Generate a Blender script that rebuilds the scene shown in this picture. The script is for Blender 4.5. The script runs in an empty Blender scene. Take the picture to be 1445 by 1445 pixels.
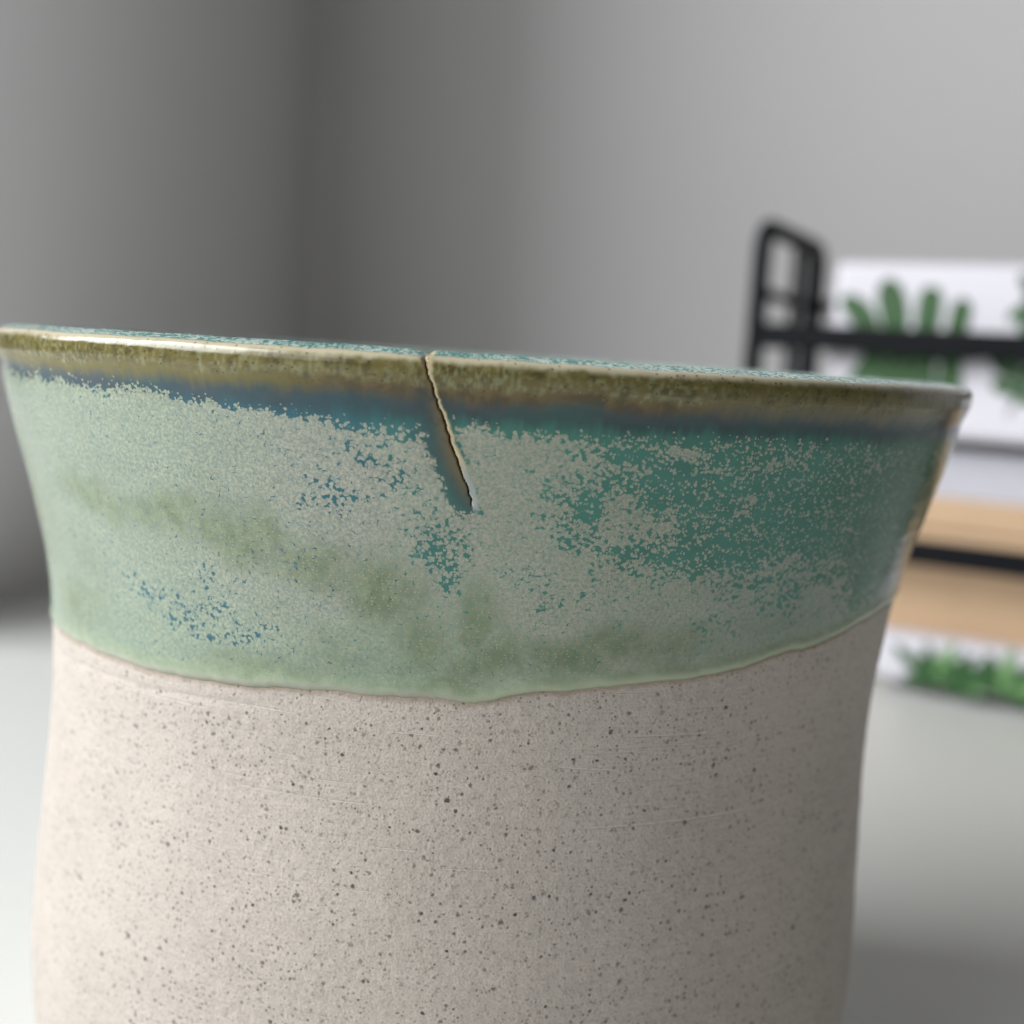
import bpy, math, random
import numpy as np
from mathutils import Vector, Matrix

random.seed(7)
rng = np.random.default_rng(11)
scene = bpy.context.scene
COL = scene.collection
R = math.radians

# ------------------------------------------------------------------ camera
cam_d = bpy.data.cameras.new('camera')
cam = bpy.data.objects.new('camera', cam_d)
COL.objects.link(cam)
scene.camera = cam
yaw, pitch, roll = R(1.65), math.atan(218 / 1700), math.atan(0.0645)
fw = Vector((math.sin(yaw) * math.cos(pitch), math.cos(yaw) * math.cos(pitch), -math.sin(pitch)))
r0 = Vector((math.cos(yaw), -math.sin(yaw), 0))
u0 = r0.cross(fw)
rt = r0 * math.cos(roll) + u0 * math.sin(roll)
up = -r0 * math.sin(roll) + u0 * math.cos(roll)
m = Matrix((rt, up, -fw)).transposed().to_4x4()
m.translation = Vector((0, -0.2, 0.12475))
cam.matrix_world = m
cam_d.sensor_width = 36
cam_d.lens = 36 * 1700 / 1445
cam_d.clip_start = 0.01
cam_d.clip_end = 50
cam_d.dof.use_dof = True
cam_d.dof.focus_distance = 0.134
cam_d.dof.aperture_fstop = 13.0

# ------------------------------------------------------------------ light
world = bpy.data.worlds.new('World')
scene.world = world
world.use_nodes = True
bg = world.node_tree.nodes['Background']
bg.inputs[0].default_value = (1.0, 0.965, 0.93, 1)
bg.inputs[1].default_value = 0.055

WA = R(18)                                   # how far the walls are turned from the view
wall_dir = Vector((math.sin(WA), math.cos(WA), 0))     # along the left wall, away from the camera
wall_nrm = Vector((math.cos(WA), -math.sin(WA), 0))    # from the left wall into the room
CORNER = Vector((-0.1203, 0.631, 0))
# daylight from a window to the left; the left wall ends at its reveal, just outside the picture
ld = bpy.data.lights.new('window_light', 'AREA')
ld.shape = 'RECTANGLE'
ld.size, ld.size_y = 0.9, 0.9
ld.energy = 29.5
ld.color = (0.985, 0.99, 1.0)
lo = bpy.data.objects.new('window_light', ld)
COL.objects.link(lo)
lm = Matrix((Vector((0, 1, 0)), Vector((0, 0, 1)), Vector((-1, 0, 0)))).transposed().to_4x4()
lm.translation = Vector((-0.90, -0.20, 0.74))
lo.matrix_world = lm
# added dim lamp towards the camera, softens the light's edge on the back wall
ld2 = bpy.data.lights.new('added_fill_light', 'AREA')
ld2.shape = 'RECTANGLE'
ld2.size, ld2.size_y = 0.85, 0.9
ld2.energy = 7
ld2.color = (0.985, 0.99, 1.0)
lo2 = bpy.data.objects.new('added_fill_light', ld2)
COL.objects.link(lo2)
lm2 = lm.copy()
lm2.translation = Vector((-0.90, -1.08, 0.74))
lo2.matrix_world = lm2

scene.view_settings.view_transform = 'Standard'
scene.view_settings.look = 'None'
scene.view_settings.exposure = 0
scene.view_settings.gamma = 1
scene.render.engine = 'CYCLES'
scene.cycles.use_denoising = True
scene.cycles.max_bounces = 7
scene.cycles.adaptive_threshold = 0.02

# ------------------------------------------------------------------ helpers
def link(name, me, mat=None, parent=None, smooth=False):
    o = bpy.data.objects.new(name, me)
    COL.objects.link(o)
    if mat and not me.materials:
        me.materials.append(mat)
    if smooth:
        me.polygons.foreach_set('use_smooth', [True] * len(me.polygons))
    o.parent = parent
    return o

def tag(o, label=None, cat=None, group=None, kind=None):
    for k, v in (('label', label), ('category', cat), ('group', group), ('kind', kind)):
        if v:
            o[k] = v
    return o

def mesh(name, v, f):
    me = bpy.data.meshes.new(name)
    me.from_pydata([tuple(p) for p in v], [], f)
    me.update()
    return me

def grid_mesh(name, X, Y, Z, closed):
    """rows x cols arrays -> quad mesh, columns wrapped when closed"""
    nr, nc = X.shape
    me = bpy.data.meshes.new(name)
    me.vertices.add(nr * nc)
    me.vertices.foreach_set('co', np.stack([X, Y, Z], -1).astype(np.float32).ravel())
    j = np.arange(nc if closed else nc - 1)
    i = np.arange(nr - 1)
    I, J = np.meshgrid(i, j, indexing='ij')
    K = (J + 1) % nc
    q = np.stack([I * nc + J, I * nc + K, (I + 1) * nc + K, (I + 1) * nc + J], -1).reshape(-1, 4)
    n = len(q)
    me.loops.add(n * 4)
    me.loops.foreach_set('vertex_index', q.ravel().astype(np.int32))
    me.polygons.add(n)
    me.polygons.foreach_set('loop_start', np.arange(0, n * 4, 4, dtype=np.int32))
    me.update(calc_edges=True)
    return me

def box_mesh(name, x0, x1, y0, y1, z0, z1, bev=0.0):
    import bmesh
    bm = bmesh.new()
    bmesh.ops.create_cube(bm, size=1)
    for v in bm.verts:
        v.co = Vector(((x0 + x1) / 2 + v.co.x * (x1 - x0), (y0 + y1) / 2 + v.co.y * (y1 - y0), (z0 + z1) / 2 + v.co.z * (z1 - z0)))
    if bev:
        bmesh.ops.bevel(bm, geom=bm.edges[:], offset=bev, segments=3, profile=0.5, affect='EDGES')
    me = bpy.data.meshes.new(name)
    bm.to_mesh(me)
    bm.free()
    return me

def tube_mesh(name, pts, r, n=10):
    pts = [Vector(p) for p in pts]
    V, Fc = [], []
    prev = None
    for i, p in enumerate(pts):
        a = (pts[min(i + 1, len(pts) - 1)] - pts[max(i - 1, 0)]).normalized()
        if prev is None:
            s = a.orthogonal().normalized()
        else:
            s = (prev - a * prev.dot(a)).normalized()
        prev = s
        t = a.cross(s)
        for k in range(n):
            w = 2 * math.pi * k / n
            V.append(p + s * (r * math.cos(w)) + t * (r * math.sin(w)))
    for i in range(len(pts) - 1):
        for k in range(n):
            Fc.append((i * n + k, i * n + (k + 1) % n, (i + 1) * n + (k + 1) % n, (i + 1) * n + k))
    Fc.append(tuple(range(n))[::-1])
    Fc.append(tuple(range((len(pts) - 1) * n, len(pts) * n)))
    return mesh(name, V, Fc)

# value noise in numpy, for hand-made unevenness
LAT = rng.random((256, 256))
def vnoise(x, y):
    xi, yi = np.floor(x).astype(int), np.floor(y).astype(int)
    fx, fy = x - xi, y - yi
    fx, fy = fx * fx * (3 - 2 * fx), fy * fy * (3 - 2 * fy)
    g = lambda a, b: LAT[a % 256, b % 256]
    return (g(xi, yi) * (1 - fx) + g(xi + 1, yi) * fx) * (1 - fy) + (g(xi, yi + 1) * (1 - fx) + g(xi + 1, yi + 1) * fx) * fy
def fbm(x, y, n=4):
    s, a, t = 0, 1.0, 0
    for k in range(n):
        s = s + a * vnoise(x * 2 ** k + 17.3 * k, y * 2 ** k + 5.1 * k)
        t += a
        a *= 0.55
    return s / t
def sstep(a, b, x):
    t = np.clip((x - a) / (b - a), 0, 1)
    return t * t * (3 - 2 * t)

# ------------------------------------------------------------------ node helpers
class NT:
    def __init__(self, name):
        self.mat = bpy.data.materials.new(name)
        self.mat.use_nodes = True
        self.t = self.mat.node_tree
        self.b = self.t.nodes['Principled BSDF']
        self.dim = '3D'
    def n(self, kind, **kw):
        nd = self.t.nodes.new(kind)
        for k, v in kw.items():
            setattr(nd, k, v)
        return nd
    def l(self, a, b):
        self.t.links.new(a, b)
    def put(self, sock, v):
        if hasattr(v, 'is_linked') or isinstance(v, bpy.types.NodeSocket):
            self.l(v, sock)
        else:
            sock.default_value = v
    def math(self, op, a, b=None, c=None, clamp=False):
        nd = self.n('ShaderNodeMath', operation=op, use_clamp=clamp)
        for i, v in enumerate((a, b, c)):
            if v is not None:
                self.put(nd.inputs[i], v)
        return nd.outputs[0]
    def ss(self, v, lo, hi, a=0.0, b=1.0):
        nd = self.n('ShaderNodeMapRange', interpolation_type='SMOOTHSTEP')
        for i, x in enumerate((v, lo, hi, a, b)):
            self.put(nd.inputs[i], x)
        return nd.outputs[0]
    def mix(self, f, a, b):
        nd = self.n('ShaderNodeMix', data_type='RGBA')
        self.put(nd.inputs[0], f)
        self.put(nd.inputs[6], a)
        self.put(nd.inputs[7], b)
        return nd.outputs[2]
    def noise(self, vec, scale, detail=3.0, rough=0.55):
        nd = self.n('ShaderNodeTexNoise', noise_dimensions=self.dim)
        self.put(nd.inputs['Vector'], vec)
        nd.inputs['Scale'].default_value = scale
        nd.inputs['Detail'].default_value = detail
        nd.inputs['Roughness'].default_value = rough
        return nd
    def voro(self, vec, scale, feature='F1'):
        nd = self.n('ShaderNodeTexVoronoi', feature=feature, voronoi_dimensions='2D')
        self.put(nd.inputs['Vector'], vec)
        nd.inputs['Scale'].default_value = scale
        return nd
    def attr(self, name):
        return self.n('ShaderNodeAttribute', attribute_name=name)
    def obj(self):
        return self.n('ShaderNodeTexCoord').outputs['Object']
    def bump(self, h, strength, dist):
        nd = self.n('ShaderNodeBump')
        nd.inputs['Strength'].default_value = strength
        nd.inputs['Distance'].default_value = dist
        self.l(h, nd.inputs['Height'])
        return nd
    def sepc(self, c):
        nd = self.n('ShaderNodeSeparateColor')
        self.l(c, nd.inputs[0])
        return nd.outputs

def rgba(*c):
    return (c[0], c[1], c[2], 1)

def simple(name, col, rough, var=0.06, scale=40, bump=0.0, spec=0.5):
    t = NT(name)
    nz = t.noise(t.obj(), scale, 4)
    t.put(t.b.inputs['Base Color'], t.mix(nz.outputs[0], rgba(*[x * (1 - var) for x in col]), rgba(*[min(1, x * (1 + var)) for x in col])))
    t.b.inputs['Roughness'].default_value = rough
    t.b.inputs['Specular IOR Level'].default_value = spec
    if bump:
        n2 = t.noise(t.obj(), scale * 12, 3)
        bp = t.bump(n2.outputs[0], 0.4, bump)
        t.l(bp.outputs[0], t.b.inputs['Normal'])
    return t.mat

# ------------------------------------------------------------------ materials of the setting
M_wall = simple('wall_paint', (0.63, 0.625, 0.63), 0.7, 0.02, 6, 0.0003, 0.3)
M_table = simple('white_laminate', (0.71, 0.725, 0.70), 0.35, 0.02, 5, 0.0, 0.4)
M_black = simple('black_powder_coat', (0.006, 0.007, 0.009), 0.6, 0.2, 90, 0.0001, 0.12)
M_white = simple('white_card', (0.68, 0.67, 0.73), 0.5, 0.02, 30)
M_paper = simple('white_paper', (0.60, 0.60, 0.66), 0.7, 0.03, 60)
M_kraft = simple('kraft_card', (0.60, 0.42, 0.26), 0.6, 0.08, 60)
M_leafA = simple('printed_green', (0.026, 0.095, 0.024), 0.5, 0.45, 60)
M_leafB = simple('printed_pale_green', (0.16, 0.32, 0.12), 0.45, 0.3, 90)

# ------------------------------------------------------------------ the setting
tb = link('table', mesh('table', [(-1.6, -1.4, 0), (1.8, -1.4, 0), (1.8, 1.6, 0), (-1.6, 1.6, 0)], [(0, 1, 2, 3)]), M_table)
tag(tb, kind='structure')
def wall(name, line):
    """a plastered wall along a ground line, 5 cm thick"""
    h, n = 1.6, len(line)
    V, F_ = [], []
    out = []
    for i, p in enumerate(line):
        d = (line[min(i + 1, n - 1)] - line[max(i - 1, 0)]).normalized()
        out.append(p + Vector((-d.y, d.x, 0)) * 0.05)
    for ring in (line, out):
        for z in (-0.02, h):
            V += [(p.x, p.y, z) for p in ring]
    for i in range(n - 1):
        F_ += [(i, i + 1, n + i + 1, n + i), (2 * n + i + 1, 2 * n + i, 3 * n + i, 3 * n + i + 1), (n + i, n + i + 1, 3 * n + i + 1, 3 * n + i)]
    F_ += [(0, n, 3 * n, 2 * n), (n - 1, 3 * n - 1, 4 * n - 1, 2 * n - 1)]
    return tag(link(name, mesh(name, V, F_), M_wall, None, n > 2), kind='structure')
CR = 0.016                                    # the plaster is rounded in the corner
cc_ = CORNER - wall_dir * CR + wall_nrm * CR
bend = [cc_ + (-wall_nrm * math.cos(k * math.pi / 24) + wall_dir * math.sin(k * math.pi / 24)) * CR for k in range(13)]
wl = wall('wall_left', [CORNER - wall_dir * 0.40] + bend)
wall('wall_back', [CORNER + wall_nrm * CR, CORNER + wall_nrm * 2.0])

# ------------------------------------------------------------------ the pot
pot = bpy.data.objects.new('ceramic_pot', None)
COL.objects.link(pot)
tag(pot, 'speckled beige stoneware pot with green glazed flared rim cracked at the front', 'pot')

# outside profile (height mm, radius mm), smoothed
PZ = np.array([0, 2, 6, 14, 24, 35, 45, 55, 62, 70, 75, 80, 85, 90, 95, 100, 106, 112, 117, 119.6, 120.6, 121.6])
PRr = np.array([60, 61.6, 63.4, 66.0, 67.2, 67.6, 67.1, 66.5, 66.1, 65.85, 65.85, 66.1, 66.45, 67.0, 67.85, 69.0, 70.6, 72.2, 73.4, 73.95, 74.35, 74.75])
def catmull(xq, xs, ys):
    d = np.gradient(ys, xs)
    i = np.clip(np.searchsorted(xs, xq) - 1, 0, len(xs) - 2)
    h = xs[i + 1] - xs[i]
    t = (xq - xs[i]) / h
    return (2*t**3 - 3*t**2 + 1) * ys[i] + (t**3 - 2*t**2 + t) * h * d[i] + (-2*t**3 + 3*t**2) * ys[i + 1] + (t**3 - t**2) * h * d[i + 1]
def prof(z):
    return catmull(np.asarray(z, float), PZ, PRr)

def sway(z):                                   # the wall leans a little, as thrown
    return np.interp(z, [0, 45, 65, 85, 105, 125], [-1.5, -0.9, -0.5, 0.0, 0.1, 0.2])

# lower edge of the glaze, angle (deg) -> height (mm)
GT = np.array([-180, -120, -85, -68, -54, -45.5, -38.5, -32, -26, -20.8, -18.8, -11, -5, -2.5, 0.9, 3.5, 6.8, 12.2, 14.8, 18.5, 25.5, 29.6, 35, 39.6, 45.7, 50.8, 59.5, 80, 120, 180])
GZ = np.array([86, 83, 82, 82.2, 82.9, 83.2, 83.3, 83.6, 84.0, 84.5, 84.9, 85.1, 85.6, 85.5, 85.2, 86.2, 86.9, 87.3, 87.7, 88.0, 88.6, 89.3, 90.4, 90.6, 91.7, 92.7, 93.4, 93, 90, 86])
def glaze_low(th):
    a = np.interp(th, GT, GZ)
    return a + 0.34 * (fbm(th * 0.30 + 60, th * 0 + 3, 5) - 0.5) * 2

# crack line, height (mm) -> arc (mm along the rim, 74 mm radius)
CZ = np.array([106, 108.6, 110.3, 113.1, 115.8, 118.4, 120.9, 122.8, 124.1, 124.85, 126])
CT = np.array([-0.1, -0.42, -0.94, -1.77, -2.58, -3.38, -4.07, -4.62, -4.88, -4.62, -4.2])
MM = math.pi / 180 * 74.0
def crack_dist(th, z):
    c = np.interp(z, CZ, CT) * MM
    c = c + 0.12 * (fbm(z * 0.55 + 30, z * 0 + 2, 2) - 0.5) * 2 + 0.17 * (fbm(z * 1.9 + 3, z * 0 + 9, 4) - 0.5) * 2
    return (th * MM - c) * 0.96

def columns():
    a = np.arange(-100, -7.2, 0.26)
    b = np.arange(-7.2, 1.6, 0.042)
    c = np.arange(1.6, 100, 0.26)
    d = np.arange(100, 260, 2.0)
    return np.concatenate([a, b, c, d])
TH = columns()
THW = np.where(TH > 180, TH - 360, TH)

# --- glaze shell: rows from the lower bead up the outside, over the lip and down the inside
glz_low = glaze_low(THW)
rows_r, rows_z, rows_n = [], [], []           # per row: radius, height arrays (mm) and normals
fr = np.concatenate([np.array([0, .08, .16, .24, .34, .46, .6, .8, 1.05]), np.linspace(1.4, 24, 62)]) / 24.0
for f in fr:
    z = glz_low + f * (107.0 - glz_low)
    s = f * (107.0 - glz_low)
    t = 0.42 * np.sqrt(np.clip(1 - (1 - np.clip(s / 0.75, 0, 1)) ** 2, 0, 1)) - 0.12 * (s < 0.02)
    t = t + (0.02 + 0.34 * fbm(THW * 0.16 + 20, THW * 0 + 8, 3)) * np.exp(-((s - 0.9) / 0.8) ** 2)
    rows_r.append(prof(z) - 0.3 + t)
    rows_z.append(z)
for z in np.concatenate([np.arange(107.2, 119.4, 0.17), np.arange(119.4, 121.5, 0.13)]):
    zz = np.full_like(TH, z)
    rows_r.append(prof(zz) + 0.12)
    rows_z.append(zz)
# lip: face, rounded corner, gently rising top, crest, inside
lip = [(74.46, 121.6), (74.55, 122.0), (74.6, 122.5), (74.62, 123.0), (74.58, 123.4), (74.48, 123.75), (74.3, 124.03), (74.05, 124.24), (73.7, 124.38),
       (73.2, 124.52), (72.6, 124.68), (72.0, 124.82), (71.4, 124.93), (70.8, 124.98), (70.2, 124.92), (69.6, 124.7), (69.1, 124.2), (68.8, 123.4), (68.6, 122)]
lp = np.array(lip) + np.array([[0.45, 0]])
sl = np.concatenate([[0], np.cumsum(np.hypot(*np.diff(lp, axis=0).T))])
q = np.concatenate([np.arange(0, sl[15], 0.11), np.arange(sl[15], sl[-1], 0.4)])
lr, lz = catmull(q, sl, lp[:, 0]), catmull(q, sl, lp[:, 1])
for a, b in zip(lr, lz):
    rows_r.append(np.full_like(TH, a))
    rows_z.append(np.full_like(TH, b))
NL = len(rows_r)
for z in np.arange(121, 60, -2.5):
    rows_r.append(prof(np.full_like(TH, z)) - 5.2)
    rows_z.append(np.full_like(TH, z))
RR, ZZ = np.array(rows_r), np.array(rows_z)
TT = np.broadcast_to(THW, RR.shape)
NROW = RR.shape[0]
rowi = np.arange(NROW)[:, None]
outer = rowi < NL
# profile normals
dr, dz = np.gradient(RR, axis=0), np.gradient(ZZ, axis=0)
ln = np.hypot(dr, dz) + 1e-9
nr_, nz_ = dz / ln, -dr / ln
arc = TT * MM
# unevenness of the glaze and the throwing
disp = 0.16 * (fbm(arc / 9 + 40, ZZ / 7 + 20, 3) - 0.5) + 0.05 * (fbm(arc / 1.8 + 10, ZZ / 1.8, 3) - 0.5)
disp = disp + 0.10 * (fbm(arc / 60, ZZ / 1.9 + 7, 2) - 0.5) * (ZZ < 119)
lipw = sstep(120.5, 122, ZZ)
disp = disp + lipw * 0.16 * (fbm(arc / 6 + 90, ZZ / 6 + 3, 3) - 0.5)
# the crack
cd = crack_dist(TT, ZZ)
live = sstep(108.6, 109.4, ZZ) * outer
wid = 0.012 + 0.10 * sstep(108.6, 115, ZZ) + 0.05 * (fbm(ZZ * 1.3, arc * 0 + 4, 2) - 0.5)
groove = 1 - sstep(wid * 0.55, wid * 0.55 + 0.10, np.abs(cd))
lit = np.where(cd > 0, np.exp(-np.clip(cd - wid, 0, 9) / 0.55), 0) * sstep(107.5, 111, ZZ)
disp = disp - 2.2 * groove * live + 0.20 * lit * outer
disp = disp + np.where(cd < 0, -0.16 * np.exp(-np.abs(cd) / 1.0), 0) * sstep(107.5, 111, ZZ) * outer
disp = disp - 0.42 * np.exp(-(np.abs(cd + 0.25) / 0.7) ** 1.5) * sstep(124.2, 124.7, ZZ) * outer * (1 - groove)
RRd, ZZd = RR + disp * nr_, ZZ + disp * nz_
RRd = RRd + 0.10 * np.sin(np.radians(2 * TT + 40)) + sway(ZZ) * np.sin(np.radians(TT))
A = np.radians(TT)
me = grid_mesh('glaze', RRd * np.sin(A) / 1000, -RRd * np.cos(A) / 1000, ZZd / 1000, True)

# --- where the glaze shows which colour (its own as fired, plus the crack's painted highlight)
def blob(t0, z0, rt_, rz, pw=2.0):
    jt = TT + 3.0 * (fbm(arc / 5 + 7, ZZ / 5 + 1, 3) - 0.5)
    jz = ZZ + 4.0 * (fbm(arc / 5 + 77, ZZ / 5 + 31, 3) - 0.5)
    return np.exp(-((np.abs(jt - t0) / rt_) ** pw + (np.abs(jz - z0) / rz) ** pw))
n1 = fbm(arc / 3.2 + 5, ZZ / 3.2 + 9, 4)
n2 = fbm(arc / 1.1 + 55, ZZ / 1.1 + 19, 4)
n3 = fbm(arc / 8 + 15, ZZ / 5 + 29, 4)
ns = fbm(arc / 0.5 + 8, ZZ / 4.0 + 2, 3)      # runs down the wall
top_t = [-180, -61, -42, -32, -24, -17, -10.7, -6, -2.4, 1, 10, 20, 31, 47, 180]
top_z = [119, 119.6, 119.1, 118.8, 118.3, 117.8, 117.0, 116.9, 118.0, 117.5, 117.3, 117.9, 118.0, 117.2, 118.5]
ztop = np.interp(TT, top_t, top_z) + 1.6 * (n1 - 0.5) + 1.2 * (ns - 0.5)
dens = np.full_like(TT, 0.995)
for (t0, z0, a, b, k) in [(-2.6, 103.8, 2.6, 4.0, .50), (-2.4, 99.5, 1.6, 2.4, .25), (-8.3, 116.3, 3.6, 1.3, .32), (-10.7, 113.6, 2.2, 1.6, .22), (-6.6, 110.8, 1.5, 2.2, .22), (7.8, 108.6, 3.2, 2.8, .50), (11.6, 113.8, 2.2, 2.6, .32),
                          (16, 110.6, 5.0, 3.2, .50), (24.5, 113.5, 6, 2.6, .38), (29.7, 107.0, 6.5, 3.8, .55), (22, 105.6, 4, 3.0, .42), (37, 110, 8, 7, .52), (37, 101, 5, 4.0, .40), (47, 109, 7, 10, .62), (49, 97, 5, 4.5, .50), (62, 106, 12, 14, .75),
                          (-24.5, 108.1, 3.4, 1.8, .12), (-12.8, 108.5, 3.0, 2.0, .17), (-28.4, 95.5, 6, 2.6, .10), (-26, 91.7, 6, 2.4, .12), (-35, 93.5, 4, 2, .14), (6.3, 97.0, 2.2, 1.4, .26), (3.5, 100.5, 2.6, 1.6, .2), (11.5, 104, 2.5, 2.0, .36), (31, 98.5, 5, 2.4, .25), (4.4, 112.5, 2.0, 2.2, .12)]:
    dens = dens - (0.62 if t0 > 5 else 0.9) * k * blob(t0, z0, a, b)
dens = dens - 0.10 * sstep(0.45, 0.72, n3) - 0.16 * sstep(4, 20, TT) * sstep(.42, .72, n1) * sstep(98, 106, ZZ)
dens = dens - 0.26 * sstep(2, 13, TT + 6 * (n1 - .5)) * sstep(91, 105, ZZ + 7 * (n3 - .5))
dens = dens - 0.07 * blob(-9, 112, 8, 6) - 0.08 * blob(-30, 93, 12, 5) - .05 * blob(-12, 104, 9, 6)
strk = fbm(arc / 5.5 + 33, ZZ / 1.7 + 71, 4)      # crystals gather in streaks along the wheel
dens = dens + sstep(5, 12, TT) * (1 - sstep(40, 50, TT)) * (0.22 * sstep(.48, .70, strk) - 0.10 * sstep(.46, .34, strk))
dens = np.minimum(dens, 1 - 0.20 * sstep(6, 14, TT + 5 * (n1 - .5)) * sstep(94, 103, ZZ))
dens = np.clip(dens, 0.42 - 0.2 * sstep(38, 52, TT), 1)
dens = dens * (1 - sstep(-1.9, 1.2, ZZ - ztop))
# crystals keep clear of the crack
stain_w = np.interp(ZZ, [106, 108, 110, 114, 118, 121, 125], [0.1, 0.35, 0.9, 1.5, 1.1, 0.5, 0.3]) * (0.8 + 0.5 * n1)
near = sstep(-stain_w - 2.4, -stain_w - 0.2, cd + 1.6 * (n1 - .5)) * (1 - sstep(0.3, 1.2, cd + 1.2 * (n2 - .5))) * sstep(106.0, 109.5, ZZ + 2 * (n1 - .5))
dens = dens * (1 - near)
inside = ~outer
dens = np.where(inside, 0.75, dens)
dens = np.where(outer & (ZZ > 124.3), 0.62 + 0.3 * (n1 - .5), dens)

def C(*c):
    return np.array(c)[None, None, :]
def lerp(a, b, w):
    return a + (b - a) * w[..., None]
base = np.broadcast_to(C(.045, .190, .150), TT.shape + (3,)).copy()
base = lerp(base, C(.012, .095, .130), 1 - sstep(-16, 2, TT + 8 * (n1 - .5)))
base = lerp(base, C(.014, .120, .070), sstep(30, 46, TT + 8 * (n3 - .5)))
base = base * (0.8 + 0.4 * n1[..., None])
# navy and violet where the glaze pools under the lip
navy = sstep(116.4, 118.7, ZZ + 2.2 * (n1 - .5) + 1.6 * (ns - .5)) * (ZZ < 121.9)
base = lerp(base, C(.018, .042, .050), navy * (0.55 + 0.5 * n3))
viol = np.exp(-((ZZ - 119.2) / 0.9) ** 2) * sstep(.3, .7, n3)
base = lerp(base, C(.075, .080, .105), viol * 0.25)
# brown then olive on the lip
zl = ZZ + 1.3 * (n1 - .5) + 0.9 * (ns - .5) + 0.8 * (n3 - .5)
brown = sstep(119.0, 121.0, zl)
brc = lerp(np.broadcast_to(C(.130, .088, .030), base.shape), C(.085, .058, .020), sstep(.35, .65, n2))
brc = lerp(brc, C(.125, .115, .070), sstep(14, 26, TT))
brc = lerp(brc, C(.140, .120, .028), 1 - sstep(-20, -9, TT))
base = lerp(base, brc, brown * (ZZ < 124.6))
olive = sstep(120.7, 121.7, zl)
olc = lerp(np.broadcast_to(C(.138, .118, .041), base.shape), C(.085, .072, .024), sstep(.45, .7, n2))
olc = lerp(olc, C(.34, .37, .215), sstep(.42, .72, fbm(arc / .30 + 4, ZZ / .62 + 3, 4)) * 0.34 * (0.3 + 1.4 * n1) * (1 - 0.6 * sstep(12, 30, TT)))
base = lerp(base, olc, olive * (ZZ < 124.6))
cream = sstep(123.35, 124.1, zl * .3 + ZZ * .7 + 0.5 * (n2 - .5)) * (1 - sstep(124.3, 124.5, ZZ + 0.25 * (n1 - .5)))
base = lerp(base, C(.52, .475, .34), cream * (0.9 - 0.5 * sstep(20, 34, TT)))
topm = sstep(124.3, 124.5, ZZ + 0.25 * (n1 - .5)) * outer
base = lerp(base, C(.055, .24, .235), topm)
base = np.where(inside[..., None], np.array([.05, .22, .20]), base)
base = lerp(base, C(.026, .046, .052), sstep(-stain_w - 3.2, -stain_w - 0.4, cd) * (cd < 0.3) * sstep(105.5, 109, ZZ) * (ZZ < 121) * .65)
# crack: brown stain on its left, raised edge's highlight painted in pale cream on its right
st = sstep(-stain_w - 1.0, -stain_w + 1.0, cd + .8 * (n2 - .5)) * (cd <= 0.02) * sstep(107.4, 109.3, ZZ) * (ZZ < 124.3)
stc = lerp(np.broadcast_to(C(.170, .115, .045), base.shape), C(.075, .060, .045), sstep(.4, .7, n2))
stc = lerp(stc, C(.06, .065, .075), sstep(-0.5, -1.8, cd) * .5)
stc = lerp(stc, C(.07, .065, .07), 1 - sstep(108, 110.5, ZZ))
base = lerp(base, stc, st * 0.72)
rw = np.interp(ZZ, [107, 109, 112, 115, 119, 122, 124, 126], [.5, .9, 1.0, .62, .5, .55, .8, .8])
pe = (1 - sstep(rw * .55, rw * 1.1, cd + .3 * (n2 - .5))) * (cd > -0.02) * sstep(107.6, 108.8, ZZ) * outer
pec = lerp(np.broadcast_to(C(.68, .58, .36), base.shape), C(.42, .46, .45), 1 - sstep(111, 114.5, ZZ))
base = lerp(base, pec, pe)
base = lerp(base, C(.05, .03, .015), groove * live)
base = lerp(base, C(.07, .035, .02), np.exp(-((cd + .28) / .16) ** 2) * sstep(123.2, 123.9, ZZ) * outer)
# green, smoother patches where the crystals sink into the glaze
green = np.zeros_like(TT)
for (t0, z0, a, b, k) in [(-42, 104.6, 10, 3.8, .9), (-31, 104.2, 8, 3.4, .95), (-23, 102.4, 8, 4.0, 1), (-15, 100.6, 7, 3.8, .9), (-8.5, 98, 4.8, 6, 1), (-4.5, 93, 4.5, 5, .85), (0.2, 95.6, 2.2, 5.0, 1), (2.0, 90.6, 5.6, 3.6, 1), (9.6, 91.0, 7, 3.2, 1), (14.5, 92.4, 6, 3.2, .95), (21, 93, 7, 2.6, .7), (33, 95, 11, 2.2, .45), (-1.3, 88, 5, 2.2, .9), (-13, 90, 6, 5, .6), (-52, 89, 10, 5.5, .9), (-62, 100, 12, 12, .8), (-22, 87.5, 11, 2.4, .8), (-48, 96, 7, 6, .5)]:
    green = np.maximum(green, k * blob(t0, z0, a, b))
low = 1 - sstep(0.8, 3.2, ZZ - glz_low[None, :])
crys = np.broadcast_to(C(.400, .395, .320), base.shape).copy()
crys = lerp(crys, C(.335, .375, .275), 1 - sstep(-34, -4, TT + 10 * (n3 - .5)))
crys = lerp(crys, C(.34, .36, .305), sstep(12, 40, TT))
crys = lerp(crys, C(.315, .375, .26), (1 - sstep(88, 99, ZZ + 4 * (n3 - .5))) * (1 - sstep(-6, 8, TT)) * .8)
crys = crys * (0.9 + 0.2 * n3[..., None])
edge = np.exp(-((ZZ - glz_low[None, :] - 0.55) / 0.6) ** 2)
edgec = lerp(np.broadcast_to(C(.36, .36, .30), base.shape), C(.42, .47, .33), sstep(-4, 4, TT))
bare = np.exp(-((ZZ - glz_low[None, :] - 0.05) / 0.16) ** 2)

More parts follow.
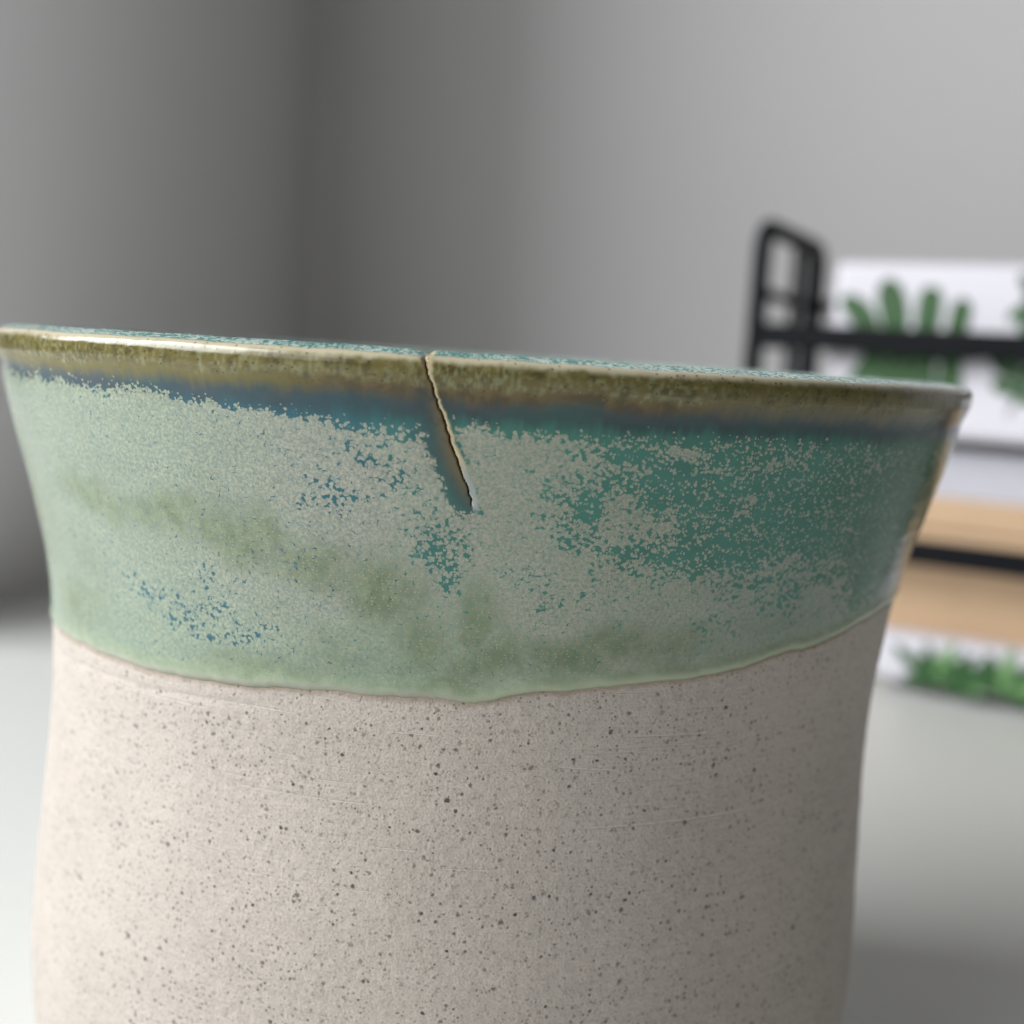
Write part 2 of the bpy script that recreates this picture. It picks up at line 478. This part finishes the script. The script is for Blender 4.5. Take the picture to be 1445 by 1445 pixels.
def put_col(name, arr):
    at = me.attributes.new(name, 'FLOAT_COLOR', 'POINT')
    a = np.ones(arr.shape[:2] + (4,), np.float32)
    a[..., :3] = arr
    at.data.foreach_set('color', a.ravel())
put_col('ground', base)
put_col('crystal', np.where((topm > .5)[..., None] | inside[..., None], np.array([.60, .66, .58]), crys))
put_col('mask', np.stack([dens, np.clip(green, 0, 1), np.clip(low * 0.75, 0, 1) * outer], -1))
put_col('rim', np.stack([np.clip(edge, 0, 1), bare, np.clip(olive + brown * .5, 0, 1)], -1))
put_col('edgetone', edgec)

# flat coordinates on the glaze: arc and length along the profile, in metres
slen = np.concatenate([np.zeros((1, TT.shape[1])), np.cumsum(np.hypot(np.diff(RR, axis=0), np.diff(ZZ, axis=0)), axis=0)]) + glz_low[None, :]
at = me.attributes.new('wallmap', 'FLOAT_VECTOR', 'POINT')
at.data.foreach_set('vector', (np.stack([TT * MM * .95, slen, slen * 0], -1) / 1000).astype(np.float32).ravel())
t = NT('crystalline_glaze')
t.dim = '2D'
ob = t.attr('wallmap').outputs['Vector']
warp = t.noise(ob, 1500, 2)
wv = t.n('ShaderNodeVectorMath', operation='MULTIPLY_ADD')
t.l(warp.outputs['Color'], wv.inputs[0])
wv.inputs[1].default_value = (0.00042,) * 3
t.l(ob, wv.inputs[2])
pv = wv.outputs[0]
mk = t.sepc(t.attr('mask').outputs['Color'])
rm = t.sepc(t.attr('rim').outputs['Color'])
v1 = t.voro(pv, 2450)
rnd = t.sepc(v1.outputs['Color'])
cl = t.noise(ob, 1250, 4, 0.65)                        # crystals grow in clusters
thr = t.math('ADD', mk[0], t.math('MULTIPLY', t.math('SUBTRACT', cl.outputs[0], 0.5), t.ss(mk[0], 0.99, 0.7, 0.16, 0.65)))
pick = t.math('ADD', t.math('MULTIPLY', rnd[0], 0.75), 0.12)
seed = t.ss(t.math('SUBTRACT', thr, pick), -0.03, 0.03)
radc = t.math('ADD', t.ss(mk[0], 0.30, 0.97, 0.36, 0.90), t.math('MULTIPLY', t.math('SUBTRACT', rnd[1], 0.5), 0.42))
shape = t.ss(t.math('SUBTRACT', v1.outputs['Distance'], radc), 0.06, -0.06)
cm = t.math('MULTIPLY', t.math('MULTIPLY', seed, shape), t.math('MULTIPLY_ADD', rnd[2], 0.30, 0.78, clamp=True))
# fine grain inside the crystal sheet
g1 = t.noise(ob, 2700, 4, 0.75)
g2 = t.voro(ob, 2600)
grain = t.ss(g1.outputs[0], 0.40, 0.60)
cc = t.attr('crystal').outputs['Color']
dark = t.mix(0.55, cc, t.attr('ground').outputs['Color'])
csheet = t.mix(t.math('MULTIPLY', t.math('SUBTRACT', 1.0, grain), 0.72), cc, dark)
# green patches: pale dots floating in green
dots = t.ss(g2.outputs['Distance'], 0.30, 0.18)
dr_ = t.sepc(g2.outputs['Color'])
dots = t.math('MULTIPLY', dots, t.math('GREATER_THAN', dr_[1], 0.66))
gmott = t.noise(ob, 420, 4, 0.6)
gcol = t.mix(t.ss(gmott.outputs[0], 0.35, 0.65), rgba(.160, .200, .110), rgba(.215, .262, .160))
gcol = t.mix(t.math('MULTIPLY', dots, 0.7), gcol, cc)
gfac = t.math('MULTIPLY', mk[1], t.ss(t.math('ADD', mk[1], t.math('MULTIPLY', t.math('SUBTRACT', g1.outputs[0], 0.5), 1.3)), 0.05, 0.75))
csheet = t.mix(gfac, csheet, gcol)
ground = t.attr('ground').outputs['Color']
col = t.mix(cm, ground, csheet)
# thin smooth margin at the lower edge
lcol = t.mix(t.ss(gmott.outputs[0], 0.3, 0.7), rgba(.22, .29, .175), rgba(.30, .37, .25))
lcol = t.mix(t.math('MULTIPLY', dots, 0.5), lcol, cc)
col = t.mix(mk[2], col, lcol)
col = t.mix(t.math('MULTIPLY', rm[0], 0.7), col, t.attr('edgetone').outputs['Color'])
col = t.mix(t.math('MULTIPLY', rm[1], 0.8), col, rgba(.20, .17, .11))
# pin specks of iron in the lip
sp = t.voro(ob, 1400)
spm = t.math('MULTIPLY', t.math('MULTIPLY', t.ss(sp.outputs['Distance'], 0.22, 0.12), t.math('GREATER_THAN', t.sepc(sp.outputs['Color'])[0], 0.86)), rm[2])
col = t.mix(t.math('MULTIPLY', spm, 0.75), col, rgba(.045, .03, .015))
t.l(col, t.b.inputs['Base Color'])
t.l(t.ss(cm, 0, 1, 0.16, 0.25), t.b.inputs['Roughness'])
t.b.inputs['Specular IOR Level'].default_value = 0.5
h = t.math('ADD', t.math('MULTIPLY', cm, 0.6), t.math('MULTIPLY', g1.outputs[0], 0.5))
bp = t.bump(h, 0.16, 0.00010)
t.l(bp.outputs[0], t.b.inputs['Normal'])
link('glaze', me, t.mat, pot, True)['label'] = 'green and teal crystalline glaze with an olive lip and a slanting crack'

# --- clay body
tb_ = np.concatenate([np.arange(-100, 100, 0.4), np.arange(100, 260, 2.0)])
tbw = np.where(tb_ > 180, tb_ - 360, tb_)
gl = glaze_low(tbw)
br, bz = [], []
prz = np.concatenate([[0.0, 0.0, .3, 1, 2, 4, 7], np.arange(10, 80, 0.45)])
for k, z in enumerate(prz):
    zz = np.full_like(tb_, z)
    br.append(prof(zz) if k else zz * 0 + 0.01)
    bz.append(zz)
for f in np.linspace(0, 1, 40):
    zz = 80 + f * (gl + 1.2 - 80)
    br.append(prof(zz) - 0.25 * (f > .9))
    bz.append(zz)
for z in [96, 104, 112, 119]:
    zz = np.full_like(tb_, z)
    br.append(prof(zz) - 1.2)
    bz.append(zz)
for z, off in [(121, 3), (119, 4.2), (112, 5.0), (100, 5.6), (80, 5.8), (50, 5.8), (20, 6), (10, 8), (7, 14)]:
    zz = np.full_like(tb_, z)
    br.append(prof(zz) - off)
    bz.append(zz)
br.append(tb_ * 0 + 0.01)
bz.append(tb_ * 0 + 6.5)
BR, BZ = np.array(br), np.array(bz)
BT = np.broadcast_to(tbw, BR.shape)
ba = BT * MM
vis = (BZ > 3) & (np.arange(len(br))[:, None] < len(prz) + 40)
dsp = 0.20 * (fbm(ba / 90 + 3, BZ / 3.0 + BT * .012, 3) - .5) + 0.10 * (fbm(ba / 14 + 6, BZ / 9, 3) - .5) + 0.05 * (fbm(ba / 2.2 + 6, BZ / 1.2, 3) - .5)
crease = -0.12 * np.exp(-((BZ - (gl[None, :] - 2.2 - 1.3 * sstep(-30, -75, BT))) / .5) ** 2) * (1 - sstep(-34, -10, BT))
BR = BR + vis * (dsp + crease) + 0.10 * np.sin(np.radians(2 * BT + 40)) + sway(BZ) * np.sin(np.radians(BT))
A = np.radians(BT)
mb = grid_mesh('body', BR * np.sin(A) / 1000, -BR * np.cos(A) / 1000, BZ / 1000, True)
# flat coordinates round the wall for scratches: arc and height in mm
at = mb.attributes.new('wallmap', 'FLOAT_VECTOR', 'POINT')
at.data.foreach_set('vector', np.stack([BT * MM * .9, BZ, gl[None, :] - BZ], -1).astype(np.float32).ravel())

t = NT('speckled_stoneware')
t.dim = '2D'
ml = t.n('ShaderNodeVectorMath', operation='SCALE')
t.l(t.attr('wallmap').outputs['Vector'], ml.inputs[0])
ml.inputs['Scale'].default_value = 0.001
mz = t.n('ShaderNodeVectorMath', operation='MULTIPLY')
t.l(ml.outputs[0], mz.inputs[0])
mz.inputs[1].default_value = (1, 1, 0)
ob = mz.outputs[0]
big = t.noise(ob, 55, 4, 0.6)
mid = t.noise(ob, 700, 3, 0.6)
fin = t.noise(ob, 3200, 3, 0.65)
col = t.mix(t.ss(big.outputs[0], 0.3, 0.7), rgba(.474, .431, .388), rgba(.535, .487, .439))
col = t.mix(t.math('MULTIPLY', t.ss(mid.outputs[0], 0.35, 0.65), 0.55), col, rgba(.585, .525, .465))
col = t.mix(t.math('MULTIPLY', t.ss(fin.outputs[0], 0.58, 0.38), 0.42), col, rgba(.33, .28, .25))
speckh = None
clus = t.ss(t.noise(ob, 260, 3, 0.6).outputs[0], 0.38, 0.60, 0.35, 1.0)
for sc_, prob, r_a, r_b, c_, k_ in [(450, .22, .02, .125, (.030, .025, .023), 1.0), (270, .50, .018, .085, (.033, .026, .023), 1.0), (900, .12, .07, .20, (.045, .038, .035), 1.0), (1500, .25, .08, .21, (.10, .085, .078), .75), (160, .84, .016, .042, (.035, .024, .02), 1.0)]:
    v = t.voro(ob, sc_)
    rr = t.sepc(v.outputs['Color'])
    rad_ = t.math('ADD', t.math('MULTIPLY', t.math('MULTIPLY', rr[1], rr[1]), r_b - r_a), r_a)
    wob = t.math('ADD', v.outputs['Distance'], t.math('MULTIPLY', t.math('SUBTRACT', fin.outputs[0], 0.5), 0.09 + sc_ / 6000))
    mm_ = t.math('MULTIPLY', clus, t.math('MULTIPLY', t.ss(t.math('SUBTRACT', wob, rad_), 0.05, -0.02), t.math('GREATER_THAN', rr[0], prob)))
    col = t.mix(t.math('MULTIPLY', mm_, t.math('MULTIPLY_ADD', rr[2], 0.75 * k_, 0.25 * k_)), col, rgba(*c_))
    speckh = mm_ if speckh is None else t.math('MAXIMUM', speckh, mm_)
# turning scratches: short incised lines that follow the wheel
wm = t.attr('wallmap').outputs['Vector']
scr = None
for (sx, sy, off, prob, half, w_) in [(1 / 16., 1 / 2.4, 3.7, .78, .34, .034), (1 / 34., 1 / 3.0, 11.2, .80, .42, .026), (1 / 7., 1 / 1.7, 21.9, .86, .36, .045)]:
    mp = t.n('ShaderNodeMapping')
    t.l(wm, mp.inputs[0])
    mp.inputs['Location'].default_value = (off, off * 1.7, 0)
    mp.inputs['Scale'].default_value = (sx, sy, 1)
    mp.inputs['Rotation'].default_value = (0, 0, 0.0)
    v = t.n('ShaderNodeTexVoronoi', voronoi_dimensions='2D')
    v.inputs['Scale'].default_value = 1
    v.inputs['Randomness'].default_value = 0.8
    t.l(mp.outputs[0], v.inputs['Vector'])
    df = t.n('ShaderNodeVectorMath', operation='SUBTRACT')
    t.l(mp.outputs[0], df.inputs[0])
    t.l(v.outputs['Position'], df.inputs[1])
    sx_ = t.n('ShaderNodeSeparateXYZ')
    t.l(df.outputs[0], sx_.inputs[0])
    rr = t.sepc(v.outputs['Color'])
    tilt = t.math('MULTIPLY', t.math('SUBTRACT', rr[2], 0.5), 0.25)
    dy = t.math('ABSOLUTE', t.math('ADD', sx_.outputs[1], t.math('MULTIPLY', sx_.outputs[0], tilt)))
    ax = t.math('ABSOLUTE', sx_.outputs[0])
    ln_ = t.math('MULTIPLY', t.math('ADD', rr[1], 0.3), half * .7)
    taper = t.ss(t.math('SUBTRACT', ax, ln_), 0.02, -0.08)
    li = t.math('MULTIPLY', t.math('MULTIPLY', t.ss(dy, w_, w_ * .3), taper), t.math('GREATER_THAN', rr[0], prob))
    scr = li if scr is None else t.math('MAXIMUM', scr, li)
# the longer single scratches: arc and height of both ends, mm
sxy = t.n('ShaderNodeSeparateXYZ')
t.l(t.attr('wallmap').outputs['Vector'], sxy.inputs[0])
for (xa, za, xb, zb_) in [(13.9, 70.3, 39.5, 70.3), (-28.4, 72.01, -10.8, 72.14), (12.4, 68.35, 16.7, 68.63), (0.7, 77.94, 4.4, 78.1), (10.2, 77.94, 18.6, 77.33), (-2.1, 65.19, 3.9, 65.22), (-10.1, 67.12, -4.6, 67.07), (19.1, 81.54, 30.9, 81.21), (-32.8, 81.95, -21.7, 82.1), (-52.3, 80.04, -32.8, 80.6), (-9.0, 81.31, -2.8, 81.24), (24.8, 72.13, 27.8, 72.19)]:
    k = (zb_ - za) / (xb - xa)
    dy = t.math('ABSOLUTE', t.math('SUBTRACT', sxy.outputs[1], t.math('MULTIPLY_ADD', sxy.outputs[0], k, za - k * xa)))
    ends = t.math('MULTIPLY', t.ss(sxy.outputs[0], xa - .3, xa + 1.5), t.ss(sxy.outputs[0], xb + .3, xb - 1.5))
    li = t.math('MULTIPLY', t.ss(dy, 0.11, 0.04), ends)
    scr = t.math('MAXIMUM', scr, t.math('MULTIPLY', li, t.ss(mid.outputs[0], 0.25, 0.5)))
stv = t.n('ShaderNodeMapping')
t.l(t.attr('wallmap').outputs['Vector'], stv.inputs[0])
stv.inputs['Scale'].default_value = (1 / 24., 1 / 0.55, 0)
streak = t.noise(stv.outputs[0], 1.0, 4, 0.6)
col = t.mix(t.math('MULTIPLY', t.ss(streak.outputs[0], 0.50, 0.70), 0.13), col, rgba(.60, .54, .48))
col = t.mix(t.math('MULTIPLY', scr, 0.75), col, rgba(.72, .67, .61))
sep = t.n('ShaderNodeSeparateXYZ')
t.l(t.attr('wallmap').outputs['Vector'], sep.inputs[0])
toast = t.math('MULTIPLY', t.ss(t.math('ADD', sep.outputs[2], t.math('MULTIPLY', mid.outputs[0], 0.5)), 0.95, 0.25), 0.55)
col = t.mix(toast, col, rgba(.30, .22, .15))
t.l(col, t.b.inputs['Base Color'])
t.b.inputs['Roughness'].default_value = 0.58
t.b.inputs['Specular IOR Level'].default_value = 0.35
h = t.math('ADD', t.math('MULTIPLY', fin.outputs[0], 0.45), t.math('MULTIPLY', mid.outputs[0], 0.8))
h = t.math('SUBTRACT', h, t.math('MULTIPLY', scr, 0.7))
h = t.math('ADD', h, t.math('MULTIPLY', streak.outputs[0], 0.38))
bp = t.bump(h, 0.8, 0.00020)
t.l(bp.outputs[0], t.b.inputs['Normal'])
link('body', mb, t.mat, pot, True)['label'] = 'bare beige clay wall with dark specks and turning scratches'

# ------------------------------------------------------------------ desk organizer and what it holds
# local frame: x along its front, y back from its front, z up
OA = R(29)
def place(o):
    o.location = (0.1653, 0.2734, 0)
    o.rotation_euler = (0, 0, -OA)
    return o
org = place(bpy.data.objects.new('desk_organizer', None))
COL.objects.link(org)
tag(org, 'black metal two-tier desk organizer with rounded side frames', 'desk organizer')
X0, X1, DEP = -0.0625, 0.175, 0.095
def arch(x, z1, y0, y1, r=0.010, n=6):
    pts = [(x, y0, 0.002)]
    for k in range(n + 1):
        w = math.pi / 2 * k / n
        pts.append((x, y0 + r - r * math.cos(w), z1 - r + r * math.sin(w)))
    for k in range(n + 1):
        w = math.pi / 2 * k / n
        pts.append((x, y1 - r + r * math.sin(w), z1 - r + r * math.cos(w)))
    pts.append((x, y1, 0.002))
    return pts
for x in (X0, X1):
    link('side_frame', tube_mesh('side_frame', arch(x, 0.185, 0, DEP), 0.0038), M_black, org, True)
    link('side_upright', tube_mesh('side_upright', [(x, 0.058, 0.004), (x, 0.058, 0.184)], 0.0026), M_black, org, True)
    for y in (0.077,):
        link('side_wire', tube_mesh('side_wire', [(x, y, 0.004), (x, y, 0.183)], 0.0014, 8), M_black, org, True)
    for z in (0.158, 0.140, 0.101, 0.059, 0.006):
        link('side_rail', tube_mesh('side_rail', [(x, 0, z), (x, DEP, z)], 0.0024), M_black, org, True)
for z in (0.1405, 0.0587):
    link('front_rail', box_mesh('front_rail', X0 - .002, X1 + .002, -0.003, 0.002, z - 0.0052, z + 0.0052, 0.001), M_black, org)
for z in (0.158, 0.101, 0.059, 0.006):
    link('back_rail', tube_mesh('back_rail', [(X0, DEP, z), (X1, DEP, z)], 0.0034), M_black, org, True)
rod = None
link('tray_floor', box_mesh('tray_floor', X0, X1, 0.024, DEP, 0.1010, 0.1018), M_black, org)
for z in (0.0035,):
    for k in range(14):
        y = 0.020 + k * 0.0053
        if rod is None:
            rod = tube_mesh('floor_rod', [(X0, 0, 0), (X1, 0, 0)], 0.0013, 6)
            rod.materials.append(M_black)
        o = link('floor_rod', rod, None, org, False)
        o.location = (0, y, z)

def leaf_mesh(name, lobes, rib):
    """split leaf lying in x-z: curved fingers that leave a midrib; each lobe (base x, tip x, height, width)"""
    V, F_ = [], []
    def strip(cl, wd, y):
        k0 = len(V)
        for i, (p, w) in enumerate(zip(cl, wd)):
            a, b = cl[max(i - 1, 0)], cl[min(i + 1, len(cl) - 1)]
            d = Vector((b[0] - a[0], b[1] - a[1])).normalized()
            n = Vector((-d.y, d.x)) * w / 2
            V.extend([(p[0] + n.x, y, p[1] + n.y), (p[0] - n.x, y, p[1] - n.y)])
        for i in range(len(cl) - 1):
            F_.append((k0 + 2 * i, k0 + 2 * i + 1, k0 + 2 * i + 3, k0 + 2 * i + 2))
    x0, x1, w = rib
    n = 12
    strip([(x0 + (x1 - x0) * i / n, 0) for i in range(n + 1)], [w * math.sin(math.pi * (0.12 + 0.86 * i / n)) for i in range(n + 1)], 0)
    for k, (bx, tx, h, lw) in enumerate(lobes):
        cl, wd = [], []
        for i in range(15):
            t_ = i / 14
            cl.append((bx + (tx - bx) * t_ ** 1.7, h * (1 - (1 - t_) ** 1.5)))
            wd.append(lw * (0.85 + 0.35 * math.sin(math.pi * t_)) * math.sqrt(max(0.0, 1 - max(0, (t_ - 0.72) / 0.28) ** 2)) + 1e-5)
        strip(cl, wd, -0.00004 * (k + 1))
    return mesh(name, V, F_)

def print_leaf(parent, x, y, z, size, rot, mat=None, lobes=None):
    if lobes is None:
        lobes = []
        for sg in (1, -1):
            lobes += [(-.20, -.62, sg * .50, .26), (.06, -.22, sg * .74, .26), (.36, .22, sg * .70, .24), (.62, .66, sg * .50, .22)]
    lobes = [tuple(v * size for v in l) for l in lobes]
    o = link('printed_leaf', leaf_mesh('printed_leaf', lobes, (-.3 * size, 1.1 * size, .14 * size)), mat or M_leafA, parent)
    o.location = (x, y, z)
    o.rotation_euler = (0, rot, 0)
    return o

def open_box(name, x0, x1, y0, y1, z0, z1, mat, label, cat, bev):
    e = place(bpy.data.objects.new(name, None))
    COL.objects.link(e)
    tag(e, label, cat)
    link('box_body', box_mesh('box_body', x0, x1, y0, y1, z0, z1, bev), mat, e, False)
    return e

ub = open_box('storage_box', -0.0345, 0.150, 0.010, 0.078, 0.1032, 0.1725, M_white, 'white box printed with green split leaves on the upper tier of the organizer', 'box', 0.004)
yf = 0.0097
print_leaf(ub, -0.0105, yf, 0.1365, 0.033, R(2), M_leafA, [(-.20, -.66, .60, .25), (.08, -.18, .84, .28), (.42, .42, .82, .24), (.76, .82, .70, .20), (-.14, -.5, -.62, .30), (.16, .0, -.78, .30), (.45, .42, -.75, .28), (.76, .8, -.5, .24)])
print_leaf(ub, 0.0440, yf, 0.1585, 0.016, R(10))
print_leaf(ub, 0.0460, yf, 0.1360, 0.022, R(112))
print_leaf(ub, 0.0900, yf, 0.1420, 0.026, R(-30))
print_leaf(ub, 0.1200, yf, 0.1300, 0.022, R(80))

kb = open_box('kraft_box', -0.040, 0.150, 0.022, 0.088, 0.0050, 0.0655, M_kraft, 'tan kraft cardboard box on the lower tier of the organizer', 'box', 0.0015)
link('lid', box_mesh('lid', -0.0412, 0.1512, 0.0208, 0.0892, 0.0660, 0.0790, 0.0015), M_kraft, kb)
ps = place(bpy.data.objects.new('paper_stack', None))
COL.objects.link(ps)
tag(ps, 'stack of white paper lying on the tan kraft box', 'paper')
for k in range(9):
    o = link('sheet', box_mesh('sheet', -0.036 + random.uniform(-.001, .001), 0.145, 0.024 + random.uniform(-.0012, .0012), 0.086, 0.0792 + k * 0.0022, 0.0812 + k * 0.0022, 0.0003), M_paper, ps)

lb = open_box('storage_box', -0.002, 0.150, 0.001, 0.018, 0.0050, 0.0245, M_white, 'low white leaf-printed box in front of the tan kraft box', 'box', 0.003)
yl = 0.0007
def blade_mesh(name, ln, wd):
    V, F_ = [], []
    for i in range(13):
        t_ = i / 12
        w = 1.15 * wd * math.sin(math.pi * min(1, t_ * 0.93 + 0.06)) ** 0.8 * 0.5
        V += [(-w + 0.12 * ln * t_ * t_, 0, ln * t_), (w + 0.12 * ln * t_ * t_, 0, ln * t_)]
        if i:
            F_.append((2 * i - 2, 2 * i - 1, 2 * i + 1, 2 * i))
    return mesh(name, V, F_)
for (x, z, fan) in [(0.024, 0.0075, [(-62, .0175, .0050, 0), (-95, .011, .0042, 0), (-28, .013, .0046, 0), (8, .0135, .0050, 1), (38, .014, .0046, 0), (68, .015, .0046, 1), (95, .012, .004, 0), (-42, .010, .003, 0)]),
                    (0.0365, 0.0060, [(-60, .012, .0044, 0), (-20, .0125, .0046, 0), (15, .0135, .0046, 0), (50, .0125, .0044, 1)]),
                    (0.049, 0.0070, [(-70, .014, .0046, 0), (-35, .014, .0050, 0), (-5, .0145, .0048, 1), (30, .0145, .0050, 0), (62, .015, .005, 1), (92, .013, .004, 0)]),
                    (0.078, 0.0075, [(-65, .015, .005, 0), (-30, .013, .0046, 1), (5, .014, .005, 0), (40, .014, .0048, 0), (75, .014, .0046, 1)])]:
    for (rot, ln, wd, mi) in fan:
        yl -= 0.00004
        o = link('printed_leaf', blade_mesh('printed_leaf', ln * 1.3, wd), (M_leafA, M_leafB)[mi], lb)
        o.location = (x, yl, z)
        o.rotation_euler = (0, R(rot), 0)
